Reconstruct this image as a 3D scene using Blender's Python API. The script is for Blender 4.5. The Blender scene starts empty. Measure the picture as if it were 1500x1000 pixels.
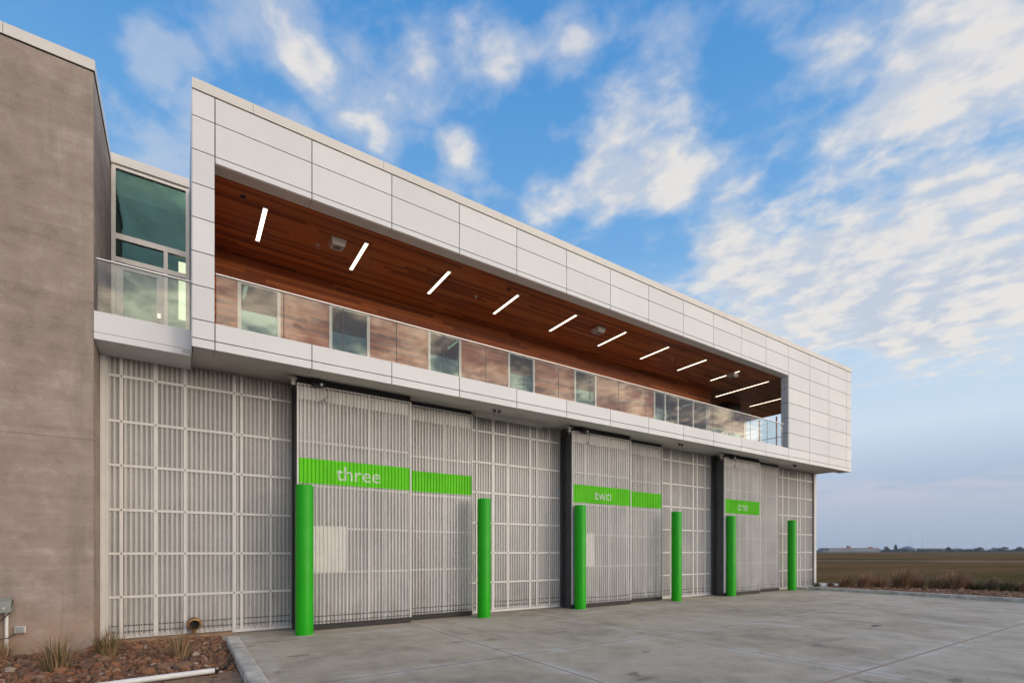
import bpy, bmesh, math, random
from mathutils import Vector, Matrix, noise as mnoise
R = math.radians
random.seed(7)
scene = bpy.context.scene
col = scene.collection

# ------------------------------------------------------------------ camera figures
FPX, CXP, HYP, EYE = 731.0, 750.0, 807.0, 1.6
CA, SA = .8333, .5528
def ground_at(px, py, z=0.0):
    d = FPX*(EYE-z)/(py-HYP); r = (px-CXP)/FPX
    return (d*(r*CA+SA), d*(-r*SA+CA))
def far_at(px, d):
    r = (px-CXP)/FPX
    return (d*(r*CA+SA), d*(-r*SA+CA))

# ------------------------------------------------------------------ object helpers
class MB:
    def __init__(s): s.v=[]; s.f=[]; s.c=[]; s.cur=(1,1,1)
    def add(s, vs, fs):
        n=len(s.v); s.v+= [tuple(p) for p in vs]; s.f+=[tuple(i+n for i in f) for f in fs]; s.c+=[s.cur]*len(fs); return s
    def box(s, x0,x1,y0,y1,z0,z1):
        return s.add([(x0,y0,z0),(x1,y0,z0),(x1,y1,z0),(x0,y1,z0),(x0,y0,z1),(x1,y0,z1),(x1,y1,z1),(x0,y1,z1)],
            [(0,3,2,1),(4,5,6,7),(0,1,5,4),(1,2,6,5),(2,3,7,6),(3,0,4,7)])
    def prism(s, poly, z0, z1):
        n=len(poly)
        return s.add([(x,y,z0) for x,y in poly]+[(x,y,z1) for x,y in poly],
            [tuple(range(n-1,-1,-1)), tuple(range(n,2*n))]+[(i,(i+1)%n,n+(i+1)%n,n+i) for i in range(n)])
    def tube(s, pts, r, n=10, cap=True):
        pts=[Vector(p) for p in pts]; rings=[]; vs=[]; fs=[]
        rr = r if isinstance(r,(list,tuple)) else [r]*len(pts)
        for i,p in enumerate(pts):
            a=pts[max(i-1,0)]; b=pts[min(i+1,len(pts)-1)]; t=(b-a).normalized()
            u=t.cross(Vector((0,0,1)))
            if u.length<1e-3: u=t.cross(Vector((0,1,0)))
            u.normalize(); w=t.cross(u)
            for k in range(n):
                q=2*math.pi*k/n; vs.append(p+rr[i]*(math.cos(q)*u+math.sin(q)*w))
        for i in range(len(pts)-1):
            for k in range(n):
                fs.append((i*n+k, i*n+(k+1)%n, (i+1)*n+(k+1)%n, (i+1)*n+k))
        if cap: fs+= [tuple(range(n-1,-1,-1)), tuple((len(pts)-1)*n+k for k in range(n))]
        return s.add(vs,fs)
    def lathe(s, prof, c, n=32, axis='z'):
        vs=[];fs=[]
        for r,h in prof:
            for k in range(n):
                q=2*math.pi*k/n
                if axis=='z': vs.append((c[0]+r*math.cos(q), c[1]+r*math.sin(q), c[2]+h))
                else: vs.append((c[0]+r*math.cos(q), c[1]-h, c[2]+r*math.sin(q)))
        m=len(prof)
        for i in range(m-1):
            for k in range(n): fs.append((i*n+k,i*n+(k+1)%n,(i+1)*n+(k+1)%n,(i+1)*n+k))
        return s.add(vs,fs)
    def build(s, name, mat, parent=None, smooth=False, bevel=0, attr=False, base=None):
        off = root_loc(parent) if parent else Vector(base or (0,0,0))
        me=bpy.data.meshes.new(name)
        me.from_pydata([Vector(p)-off for p in s.v],[],s.f); me.update()
        if attr:
            ca=me.color_attributes.new('tint','FLOAT_COLOR','CORNER'); k=0
            data=[]
            for f,c in zip(s.f,s.c): data+= [c[0],c[1],c[2],1.0]*len(f)
            ca.data.foreach_set('color',data)
        if smooth:
            me.polygons.foreach_set('use_smooth',[True]*len(me.polygons))
        me.materials.append(mat)
        o=bpy.data.objects.new(name,me); col.objects.link(o)
        if parent: o.parent=parent
        else: o.location=off
        if bevel:
            b=o.modifiers.new('bevel','BEVEL'); b.width=bevel; b.segments=2; b.limit_method='ANGLE'
        if smooth:
            b=o.modifiers.new('edges','EDGE_SPLIT'); b.split_angle=R(35)
        return o
def root_loc(o):
    v=Vector((0,0,0))
    while o: v+=o.location; o=o.parent
    return v
def tag(o, label=None, cat=None, group=None, kind=None):
    if label: o['label']=label
    if cat: o['category']=cat
    if group: o['group']=group
    if kind: o['kind']=kind
    return o
def empty(name, loc, label, cat, group=None):
    o=bpy.data.objects.new(name,None); o.location=loc; o.empty_display_size=.2; col.objects.link(o)
    return tag(o,label,cat,group)
def copy_tree(o, parent=None):
    c=o.copy(); col.objects.link(c)
    if parent: c.parent=parent
    for ch in list(o.children): copy_tree(ch,c)
    return c

# ------------------------------------------------------------------ node helpers
class NT:
    def __init__(s, nt): s.nt=nt; s.n=nt.nodes; s.l=nt.links
    def set(s, sock, v):
        if v is None: return
        if isinstance(v, bpy.types.NodeSocket): s.l.new(v, sock)
        elif isinstance(v,(tuple,list)) and sock.type=='RGBA' and len(v)==3: sock.default_value=(*v,1)
        else: sock.default_value=v
    def new(s, t, **p):
        n=s.n.new(t)
        for k,v in p.items(): setattr(n,k,v)
        return n
    def m(s, op, a, b=None, c=None, clamp=False):
        n=s.new('ShaderNodeMath',operation=op); n.use_clamp=clamp
        s.set(n.inputs[0],a); s.set(n.inputs[1],b)
        if c is not None: s.set(n.inputs[2],c)
        return n.outputs[0]
    def vm(s, op, a, b=None):
        n=s.new('ShaderNodeVectorMath',operation=op); s.set(n.inputs[0],a)
        if b is not None: s.set(n.inputs[1],b)
        return n.outputs['Value'] if op in('DOT_PRODUCT','LENGTH','DISTANCE') else n.outputs[0]
    def mix(s, f, a, b, blend='MIX'):
        n=s.new('ShaderNodeMix',data_type='RGBA',blend_type=blend)
        s.set(n.inputs[0],f); s.set(n.inputs[6],a); s.set(n.inputs[7],b); return n.outputs[2]
    def ss(s, x, lo, hi):
        n=s.new('ShaderNodeMapRange',interpolation_type='SMOOTHSTEP')
        s.set(n.inputs[0],x); s.set(n.inputs[1],lo); s.set(n.inputs[2],hi); n.inputs[3].default_value=0; n.inputs[4].default_value=1
        return n.outputs[0]
    def noise(s, vec, scale, detail=4, rough=.55, dist=0, off=None):
        n=s.new('ShaderNodeTexNoise'); n.inputs['Scale'].default_value=scale
        n.inputs['Detail'].default_value=detail; n.inputs['Roughness'].default_value=rough; n.inputs['Distortion'].default_value=dist
        if vec is not None: s.l.new(vec,n.inputs['Vector'])
        return n.outputs[0]
    def comb(s,x,y,z):
        n=s.new('ShaderNodeCombineXYZ'); s.set(n.inputs[0],x); s.set(n.inputs[1],y); s.set(n.inputs[2],z); return n.outputs[0]
    def sep(s,v):
        n=s.new('ShaderNodeSeparateXYZ'); s.l.new(v,n.inputs[0]); return n.outputs
    def scale(s,v,x,y,z): return s.vm('MULTIPLY',v,(x,y,z))
    def white(s,v):
        n=s.new('ShaderNodeTexWhiteNoise',noise_dimensions='3D'); s.l.new(v,n.inputs[0]); return n.outputs[0]
    def ramp(s,f,stops):
        n=s.new('ShaderNodeValToRGB'); e=n.color_ramp.elements
        while len(e)<len(stops): e.new(.5)
        for k,(p,c) in enumerate(stops): e[k].position=p; e[k].color=(*c,1)
        s.l.new(f,n.inputs[0]); return n.outputs[0]
    def bump(s,h,strength=.2,dist=.01):
        n=s.new('ShaderNodeBump'); n.inputs['Strength'].default_value=strength; n.inputs['Distance'].default_value=dist
        s.l.new(h,n.inputs['Height']); return n.outputs[0]
def mat(name):
    m=bpy.data.materials.new(name); m.use_nodes=True; t=NT(m.node_tree)
    p=t.n['Principled BSDF']; return m,t,p,t.new('ShaderNodeTexCoord').outputs['Object']
def simple(name, c, rough=.5, metal=0, var=.06, vscale=3, bump=0, spec=.5):
    m,t,p,co=mat(name)
    n=t.noise(co,vscale,5,.6)
    f=t.m('SUBTRACT',n,.5)
    hi=tuple(min(1,x*(1+var*2)) for x in c); lo=tuple(x*(1-var*2) for x in c)
    t.set(p.inputs['Base Color'], t.mix(t.ss(n,.3,.7),lo,hi))
    p.inputs['Roughness'].default_value=rough; p.inputs['Metallic'].default_value=metal
    p.inputs['Specular IOR Level'].default_value=spec
    if bump: t.set(p.inputs['Normal'], t.bump(t.noise(co,60,3),bump,.004))
    return m

M={}
M['white']=simple('white_panel',(.695,.705,.715),.38,var=.012,vscale=.6)
wm=M['white'].node_tree; wt=NT(wm); wp=wm.nodes['Principled BSDF']
isl=wt.new('ShaderNodeNewGeometry').outputs['Random Per Island']
src=wp.inputs['Base Color'].links[0].from_socket
wco=wt.new('ShaderNodeTexCoord').outputs['Object']
wst=wt.m('MULTIPLY',wt.ss(wt.noise(wt.scale(wco,3.2,3.2,.16),1.3,5,.65),.56,.74),.10)
wt.set(wp.inputs['Base Color'],wt.mix(wst,wt.mix(isl,src,wt.mix(1.0,src,(.945,.95,.96),'MULTIPLY')),(.45,.42,.38)))
wt.set(wp.inputs['Roughness'],wt.m('ADD',.32,wt.m('MULTIPLY',isl,.12)))
M['cap']=simple('coping_metal',(.68,.655,.61),.42,var=.02,vscale=.8)
M['dark']=simple('black_rubber',(.018,.018,.019),.6)
M['gap']=simple('joint_backing',(.035,.033,.03),.8)
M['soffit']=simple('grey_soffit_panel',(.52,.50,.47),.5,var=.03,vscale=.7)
M['header']=simple('grey_header_panel',(.74,.70,.64),.5,var=.02)
M['wframe']=simple('white_window_frame',(.86,.86,.83),.4,var=.02,vscale=5)
M['alu']=simple('white_aluminium',(.63,.62,.60),.4,var=.02,vscale=5)
M['frame']=simple('anodised_frame',(.62,.60,.57),.35,metal=.3,var=.02)
M['charcoal']=simple('charcoal_side_panel',(.045,.047,.052),.45,var=.1)
M['steel']=simple('brushed_steel',(.7,.69,.67),.28,metal=1,var=.03)
M['interior']=simple('interior_paint',(.30,.33,.32),.8)
M['floor']=simple('balcony_floor',(.30,.29,.27),.7)
M['speaker']=simple('speaker_plastic',(.60,.55,.50),.5)
M['grille']=simple('speaker_grille',(.22,.20,.18),.6)
M['copper']=simple('orange_primer_post',(.42,.16,.04),.5)
M['elec']=simple('grey_enclosure',(.24,.26,.25),.45,var=.05)
M['pvc']=simple('white_pvc',(.72,.71,.68),.35,var=.03)
M['brass']=simple('aged_brass',(.36,.22,.10),.3,metal=.9,var=.25,vscale=20)
M['cable']=simple('black_cable',(.02,.017,.015),.5)
M['sheetwhite']=simple('white_board',(.74,.72,.68),.5,var=.05,vscale=6)
M['bronze']=simple('far_roof_red',(.30,.18,.15),.7)
M['farwhite']=simple('far_white_metal',(.30,.30,.31),.6,var=.08,vscale=.05)
M['fargrey']=simple('far_grey_metal',(.20,.23,.27),.7,var=.08,vscale=.05)

def green(name,c,rough):
    m,t,p,co=mat(name)
    n=t.noise(co,2.2,5,.6); z=t.sep(co)[2]
    cc=t.mix(t.ss(n,.35,.75),c,tuple(x*.86 for x in c))
    p.inputs['Roughness'].default_value=rough; p.inputs['Specular IOR Level'].default_value=.28
    scuff=t.m('MULTIPLY',t.ss(t.noise(t.scale(co,9,9,3),4,6,.7),.60,.72),t.ss(z,.9,.0))
    t.set(p.inputs['Base Color'],t.mix(t.m('MULTIPLY',scuff,.7),cc,(.13,.20,.07)))
    t.set(p.inputs['Roughness'],t.m('ADD',rough,t.m('MULTIPLY',n,.12)))
    return m
M['bollard']=green('green_bollard_paint',(.012,.385,.003),.30)
M['band']=green('green_sign_band',(.115,.60,.003),.5)
M['letter']=simple('pale_lettering',(.60,.62,.57),.5,var=.1,vscale=14)

def emis(name,c,s):
    m,t,p,co=mat(name)
    p.inputs['Base Color'].default_value=(.8,.8,.8,1); p.inputs['Emission Color'].default_value=(*c,1)
    p.inputs['Emission Strength'].default_value=s; return m
M['lamp']=emis('lit_diffuser',(1,.84,.62),3.4)
M['lamp2']=emis('lit_wall_diffuser',(1,.88,.62),2.2)

def glass(name,tint,ior,rough=.0,refl=(1,1,1)):
    m=bpy.data.materials.new(name); m.use_nodes=True; t=NT(m.node_tree)
    t.n.remove(t.n['Principled BSDF']); out=t.n['Material Output']
    fr=t.new('ShaderNodeFresnel'); fr.inputs[0].default_value=ior
    tr=t.new('ShaderNodeBsdfTransparent'); tr.inputs[0].default_value=(*tint,1)
    gl=t.new('ShaderNodeBsdfGlossy'); gl.inputs['Roughness'].default_value=rough; gl.inputs[0].default_value=(*refl,1)
    mx=t.new('ShaderNodeMixShader'); t.l.new(t.m('MULTIPLY',fr.outputs[0],t.m('SUBTRACT',1.0,t.new('ShaderNodeNewGeometry').outputs['Backfacing'])),mx.inputs[0]); t.l.new(tr.outputs[0],mx.inputs[1]); t.l.new(gl.outputs[0],mx.inputs[2])
    co=t.new('ShaderNodeTexCoord').outputs['Object']
    b=t.bump(t.noise(co,1.1,2,.5),.10,.02); t.l.new(b,gl.inputs['Normal'])
    t.l.new(mx.outputs[0],out.inputs[0]); return m
M['railglass']=glass('railing_glass',(.82,.87,.86),1.70)
M['winglass']=glass('window_glass',(.42,.62,.58),2.1,refl=(.42,.80,.80))
M['linkglass']=glass('teal_glazing',(.64,.70,.66),2.0,refl=(.30,.62,.60))

def wood(name, ax):
    m,t,p,co=mat(name); x,y,z=t.sep(co)
    a={'y':y,'z':z}[ax]
    v=t.m('DIVIDE',a,.088); idx=t.m('FLOOR',v); fr=t.m('FRACT',v)
    rnd=t.white(t.comb(idx,3.3,1.7))
    seg=t.m('FLOOR',t.m('DIVIDE',t.m('ADD',x,t.m('MULTIPLY',rnd,7)),2.6))
    r2=t.white(t.comb(idx,seg,.5))
    g=t.noise(t.comb(t.m('MULTIPLY',x,1.2),t.m('MULTIPLY',a,38),t.m('MULTIPLY',r2,9)),2.2,6,.65,.6)
    f=t.m('ADD',t.m('MULTIPLY',r2,.62),t.m('MULTIPLY',g,.38))
    c=t.ramp(f,[(.12,(.14,.030,.007)),(.42,(.35,.080,.016)),(.68,(.48,.126,.026)),(.95,(.60,.20,.05))])
    gap=t.m('LESS_THAN',fr,.045)
    t.set(p.inputs['Base Color'],t.mix(gap,c,(.018,.008,.005)))
    t.set(p.inputs['Roughness'],t.m('ADD',.34,t.m('MULTIPLY',g,.2)))
    t.set(p.inputs['Normal'],t.bump(t.m('SUBTRACT',g,t.m('MULTIPLY',gap,2)),.15,.004))
    return m
M['woodceil']=wood('cedar_ceiling_boards','y'); M['woodwall']=wood('cedar_wall_boards','z')

def poly():
    m,t,p,co=mat('translucent_corrugated_sheet'); x,y,z=t.sep(co)
    n=t.noise(t.scale(co,1.2,1.2,.5),1.3,4,.6)
    c=t.mix(t.ss(n,.3,.7),(.65,.64,.625),(.75,.74,.725))
    grime=t.m('MULTIPLY',t.ss(z,1.3,.1),t.ss(t.noise(t.scale(co,4,4,.8),1.5,5,.65),.42,.68)); c=t.mix(t.m('MULTIPLY',grime,.45),c,(.30,.255,.205))
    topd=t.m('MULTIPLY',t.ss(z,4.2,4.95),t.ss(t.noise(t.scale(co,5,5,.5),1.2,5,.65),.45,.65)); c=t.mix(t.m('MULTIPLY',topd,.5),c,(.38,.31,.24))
    def row(z0): return t.m('LESS_THAN',t.m('ABSOLUTE',t.m('SUBTRACT',z,z0)),.013)
    hx=t.m('LESS_THAN',t.m('ABSOLUTE',t.m('SUBTRACT',t.m('FRACT',t.m('DIVIDE',x,.0381)),.5)),.24)
    hole=t.m('MULTIPLY',t.m('ADD',row(.165),row(.275),clamp=True),hx)
    t.set(p.inputs['Base Color'],t.mix(hole,c,(.012,.011,.010)))
    rib=t.ss(t.m('ABSOLUTE',t.m('SUBTRACT',t.m('FRACT',t.m('DIVIDE',t.m('ADD',x,12.0-.016),.0762)),.5)),.19,.27)
    t.set(p.inputs['Alpha'],t.m('MAXIMUM',hole,t.m('ADD',.31,t.m('MULTIPLY',rib,.30))))
    p.inputs['Roughness'].default_value=.27; p.inputs['Specular IOR Level'].default_value=.5
    return m
M['poly']=poly()
def liner():
    m,t,p,co=mat('inner_liner_sheet'); x,y,z=t.sep(co)
    n=t.noise(t.scale(co,.45,.5,.7),1.0,4,.6)
    t.set(p.inputs['Base Color'],t.mix(t.ss(n,.33,.67),(.165,.165,.165),(.36,.355,.345)))  # broad tone patches stand in for soft uneven light behind the sheets
    p.inputs['Roughness'].default_value=.55; return m
M['liner']=liner()

def boardconc():
    m,t,p,co=mat('board_formed_concrete'); x,y,z=t.sep(co)
    big=t.noise(t.scale(co,1,1,.6),.55,5,.6)
    st=t.noise(t.scale(co,.55,.55,6.5),1.6,8,.68,.4)
    st2=t.noise(t.scale(co,.25,.25,2.2),1.2,6,.6,.5)
    fine=t.noise(t.scale(co,5,5,45),2.0,5,.7)
    drip=t.noise(t.scale(co,3.0,3.0,.22),1.1,4,.6)
    mot=t.noise(co,3.2,7,.62,.3)
    f=t.m('ADD',t.m('ADD',t.m('ADD',t.m('MULTIPLY',st,.13),t.m('MULTIPLY',st2,.19)),t.m('MULTIPLY',fine,.08)),t.m('ADD',t.m('ADD',t.m('MULTIPLY',mot,.26),t.m('MULTIPLY',big,.22)),t.m('MULTIPLY',t.noise(co,28,5,.7),.12)))
    c=t.ramp(f,[(.41,(.215,.172,.145)),(.47,(.29,.235,.20)),(.52,(.335,.276,.238)),(.59,(.43,.363,.317))])
    # weather stain bands of their own shape
    stain=t.m('MULTIPLY',t.ss(drip,.52,.68),t.ss(big,.42,.62))
    c=t.mix(t.m('MULTIPLY',stain,.5),c,(.175,.145,.125))
    low=t.m('MULTIPLY',t.ss(z,1.0,.1),t.ss(t.noise(co,1.3,5,.7),.35,.6))
    c=t.mix(t.m('MULTIPLY',low,.6),c,(.33,.195,.115))
    # form lift line and hairline joint near the corner
    lift=t.ss(t.m('ABSOLUTE',t.m('SUBTRACT',z,t.m('ADD',3.36,t.m('MULTIPLY',st2,.05)))),.02,.004)
    c=t.mix(t.m('MULTIPLY',lift,.35),c,(.12,.095,.08))
    t.set(p.inputs['Base Color'],c); p.inputs['Roughness'].default_value=.85
    t.set(p.inputs['Normal'],t.bump(t.m('ADD',t.m('ADD',fine,st),t.noise(co,28,5,.7)),.3,.010)); return m
M['boardconc']=boardconc()

def apron():
    m,t,p,co=mat('apron_concrete'); x,y,z=t.sep(co)
    big=t.noise(co,.32,6,.62,.4); mid=t.noise(t.scale(co,1,1.0,1),1.7,7,.65,.3); fine=t.noise(co,26,4,.7)
    f=t.m('ADD',t.m('MULTIPLY',big,.46),t.m('ADD',t.m('MULTIPLY',mid,.42),t.m('MULTIPLY',fine,.12)))
    c=t.ramp(f,[(.34,(.25,.206,.154)),(.45,(.385,.325,.245)),(.54,(.48,.408,.315)),(.68,(.58,.50,.395))])
    wob=t.m('MULTIPLY',t.m('SUBTRACT',t.noise(co,3,3,.6),.5),.03)
    dx=t.m('ABSOLUTE',t.m('SUBTRACT',t.m('MULTIPLY',t.m('FRACT',t.m('DIVIDE',t.m('ADD',x,100-4.29+1.645-1.3),3.29)),3.29),1.645))
    dy=t.m('ABSOLUTE',t.m('SUBTRACT',t.m('MULTIPLY',t.m('FRACT',t.m('DIVIDE',t.m('ADD',y,102-2.96+1.7),3.4)),3.4),1.7))
    dxw=t.m('ADD',dx,wob); dyw=t.m('ADD',dy,wob)
    ch=t.noise(co,1.1,7,.7,.6)
    chalk=t.m('MULTIPLY',t.m('MAXIMUM',t.ss(dxw,.30,.0),t.ss(dyw,.30,.0)),t.ss(ch,.40,.66))
    c=t.mix(t.m('MULTIPLY',chalk,.9),c,(.58,.55,.50))
    oil=t.m('MULTIPLY',t.ss(t.noise(t.vm('ADD',co,(5.3,1.2,0)),1.15,6,.68),.615,.70),.62)
    c=t.mix(oil,c,(.085,.075,.062))
    trk=t.noise(t.scale(co,1.6,.10,1),1.3,5,.6,.15); tm_=t.m('MULTIPLY',t.ss(trk,.53,.66),t.ss(t.noise(co,.7,4,.6),.42,.62))
    c=t.mix(t.m('MULTIPLY',tm_,.38),c,(.15,.138,.12))
    rust=t.m('MULTIPLY',t.ss(t.noise(t.vm('ADD',co,(15.3,8.2,0)),.5,6,.6),.60,.74),.4)
    c=t.mix(rust,c,(.27,.185,.12))
    sw=t.m('ADD',t.noise(co,4.5,5,.65),0)
    for (px,py,rx,ry,cc,aa) in ((667,940,.22,.045,(.11,.065,.045),.75),(1282,916,.26,.10,(.06,.055,.05),.75),(946,954,.16,.05,(.09,.08,.075),.7),(996,947,.08,.05,(.09,.08,.075),.7),(437,960,.25,.12,(.16,.13,.10),.6),(1400,996,.2,.08,(.1,.09,.08),.6),(1225,936,.5,.06,(.30,.20,.12),.55),(820,925,.3,.06,(.15,.13,.11),.5)):
        gx,gy=ground_at(px,py)
        e=t.m('SQRT',t.m('ADD',t.m('POWER',t.m('DIVIDE',t.m('SUBTRACT',x,gx),rx),2.0),t.m('POWER',t.m('DIVIDE',t.m('SUBTRACT',y,gy),ry),2.0)))
        c=t.mix(t.m('MULTIPLY',t.ss(t.m('ADD',e,t.m('MULTIPLY',t.m('SUBTRACT',sw,.5),2.6)),1.0,.45),aa),c,cc)
    spk=t.m('MULTIPLY',t.ss(t.noise(co,9,2,.5),.71,.75),.55)
    c=t.mix(spk,c,(.10,.09,.08))
    edge=t.m('MULTIPLY',t.ss(y,9.6,11.0),t.ss(t.noise(co,1.0,5,.6),.3,.65))
    c=t.mix(t.m('MULTIPLY',edge,.55),c,(.36,.28,.20))
    dx=t.m('ADD',dx,t.m('LESS_THAN',x,2.2)); jl=t.m('MAXIMUM',t.ss(dx,.014,.006),t.ss(dy,.012,.006))
    ytan=t.ss(t.m('ABSOLUTE',t.m('SUBTRACT',y,2.96)),.03,.018)
    c=t.mix(jl,c,(.09,.08,.068)); c=t.mix(ytan,c,(.34,.26,.18))
    t.set(p.inputs['Base Color'],c)
    t.set(p.inputs['Roughness'],t.m('SUBTRACT',.82,t.m('MULTIPLY',oil,.3)))
    t.set(p.inputs['Normal'],t.bump(t.m('SUBTRACT',t.m('ADD',fine,t.m('MULTIPLY',mid,.6)),t.m('MULTIPLY',jl,1.5)),.3,.008)); return m
M['apron']=apron()
M['kerb']=simple('kerb_concrete',(.52,.475,.41),.85,var=.14,vscale=4,bump=.5)

def soil(name,a,b,sc):
    m,t,p,co=mat(name); n=t.noise(co,sc,8,.7,.3)
    t.set(p.inputs['Base Color'],t.mix(t.ss(n,.35,.66),a,b)); p.inputs['Roughness'].default_value=.95
    t.set(p.inputs['Normal'],t.bump(n,.6,.03)); return m
M['soil']=soil('brown_soil',(.22,.13,.075),(.36,.24,.15),5)
def field():
    m,t,p,co=mat('dry_grass_field')
    a=t.noise(t.scale(co,.010,.030,1),1.0,8,.62,.4); b=t.noise(t.scale(co,.06,.06,1),1,8,.7); f2=t.noise(t.scale(co,.8,.8,1),1,6,.7)
    c=t.ramp(a,[(.36,(.095,.078,.026)),(.46,(.175,.105,.048)),(.54,(.22,.125,.062)),(.66,(.115,.094,.034))])
    c=t.mix(t.m('MULTIPLY',t.ss(b,.5,.72),.6),c,(.18,.10,.052))
    c=t.mix(t.m('MULTIPLY',t.ss(f2,.42,.7),.5),c,(.050,.042,.018))
    t.set(p.inputs['Base Color'],c); p.inputs['Roughness'].default_value=1
    p.inputs['Specular IOR Level'].default_value=0
    t.set(p.inputs['Normal'],t.bump(f2,.8,.1)); return m
M['field']=field()
def attr_mat(name,rough=.85,bump=0):
    m,t,p,co=mat(name); a=t.new('ShaderNodeAttribute',attribute_name='tint').outputs['Color']
    n=t.noise(co,40,4,.7)
    t.set(p.inputs['Base Color'],t.mix(t.m('MULTIPLY',n,.25),a,(.05,.03,.02),'MIX'))
    p.inputs['Roughness'].default_value=rough
    if bump: t.set(p.inputs['Normal'],t.bump(n,bump,.006))
    return m
M['rock']=attr_mat('lava_rock',.9,.6)
M['grass']=attr_mat('dry_grass_blades',.8)
M['leaf']=attr_mat('far_foliage',.95)

# ------------------------------------------------------------------ setting: ground
g=MB(); S=2600
g.add([(-S,-S,-.06),(S,-S,-.06),(S,S,-.06),(-S,S,-.06)],[(0,1,2,3)])
tag(g.build('field',M['field']),kind='structure')
a=MB(); a.box(.84,21.92,-14,11.19,-.3,0); a.box(.631,.839,9.98,11.185,-.3,-.003)
tag(a.build('concrete_apron',M['apron']),kind='structure')
w=MB(); w.box(21.94,26.2,10.62,11.6,-.3,.07); w.box(23.9,26.2,11.62,22,-.3,.065)
tag(w.build('walkway',M['kerb'],bevel=.012),kind='structure')
# left planting bed soil
q=MB(); q.box(-1.16,.83,10.93,11.19,-.3,.055); tag(q.build('wall_footing',M['soil']),kind='structure')
b=MB(); b.box(-13,.63,-8,11.19,-.3,.01)
tag(b.build('soil_bed',M['soil']),kind='structure')
b=MB(); b.box(22.13,26.1,-14,10.6,-.3,.03)
tag(b.build('planter_soil',M['soil']),kind='structure')
# kerbs with rounded nose
k=MB(); nose=[(.64,-14),(.84,-14),(.84,9.86)]+[(.74+.10*math.cos(q),9.86+.10*math.sin(q)) for q in [R(30),R(60),R(90),R(120),R(150)]]+[(.64,9.86)]
k.prism(nose,-.3,.125)
tag(k.build('kerb',M['kerb'],bevel=.025),kind='structure')
k=MB(); pts=[]
def kcurve(off):
    L=[(22.02+off,-14)]
    L+=[(22.02+off,y) for y in (0,6,9)]
    return L
k.prism([(21.93,-14),(22.12,-14),(22.12,10.3),(21.93,10.6)],-.3,.13)
tag(k.build('kerb',M['kerb'],bevel=.025),kind='structure')
# distant taxiway strip
r=MB()
p0=Vector((96.0,45.5)); p1=Vector((114,21)); dv=(p1-p0).normalized(); nv=Vector((-dv.y,dv.x))
A=p0-dv*600; B=p1+dv*900
r.add([(A.x-nv.x*2.2,A.y-nv.y*2.2,-.045),(B.x-nv.x*2.2,B.y-nv.y*2.2,-.045),(B.x+nv.x*2.2,B.y+nv.y*2.2,-.045),(A.x+nv.x*2.2,A.y+nv.y*2.2,-.045)],[(0,1,2,3)])
M['taxi']=simple('pale_taxiway',(.24,.19,.15),.9,var=.1,vscale=.05)
tag(r.build('taxiway',M['taxi']),kind='structure')

# ------------------------------------------------------------------ gravel
def ico(sub):
    bm=bmesh.new(); bmesh.ops.create_icosphere(bm,subdivisions=sub,radius=1)
    v=[tuple(x.co) for x in bm.verts]; f=[tuple(q.index for q in p.verts) for p in bm.faces]; bm.free(); return v,f
ICO1=ico(1); ICO2=ico(2)
ROCKC=[tuple(min(1,q*m_) for q,m_ in zip(c_,(1.42,1.42,1.22))) for c_ in [(.165,.072,.042),(.21,.098,.058),(.125,.058,.038),(.245,.135,.085),(.15,.088,.062),(.085,.05,.038),(.19,.085,.045)]]
def rocks(mb, n, area, size, keep=None, geo=ICO1, z0=.01):
    for i in range(n):
        x=random.uniform(*area[:2]); y=random.uniform(*area[2:])
        if keep and not keep(x,y): continue
        s=random.uniform(*size)*random.choice((.6,.8,1,1,1.25))
        rot=Matrix.Rotation(random.random()*6.28,3,'Z')@Matrix.Rotation(random.uniform(-.6,.6),3,'X')
        sc=Vector((s*random.uniform(.8,1.35),s*random.uniform(.7,1.1),s*random.uniform(.5,.85)))
        seed=Vector((i*1.7,i*.3,0))
        mb.cur=random.choice(ROCKC) if random.random()>.035 else (.46,.36,.28)
        vs=[]
        for q in geo[0]:
            q=Vector(q); k=1+.42*mnoise.noise(q*1.3+seed)
            q=rot@Vector((q.x*sc.x*k,q.y*sc.y*k,q.z*sc.z*k)); vs.append((x+q.x,y+q.y,z0+s*.25+q.z+random.uniform(0,.015)))
        mb.add(vs,geo[1])
gm=MB()
rocks(gm,5600,(-3.4,.62,7.52,11.0),(.020,.042),keep=lambda x,y: not(x<-1.0 and y>10.36) and (y<10.85-.25*max(0,x)))
rocks(gm,260,(-4.2,.62,7.88,10.6),(.055,.085),keep=lambda x,y: not(x<-1.0 and y>10.3))
rocks(gm,60,(-1.5,.6,6.4,7.4),(.012,.03))
tag(gm.build('red_gravel',M['rock'],attr=True),'loose red brown lava rock covering the bed beside the concrete wall','gravel',kind='stuff')
gm=MB(); rocks(gm,5200,(22.15,26.0,-2,10.5),(.04,.075),z0=.03)
tag(gm.build('red_gravel',M['rock'],attr=True),'red brown gravel in the planter behind the far right kerb','gravel',kind='stuff')

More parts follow.
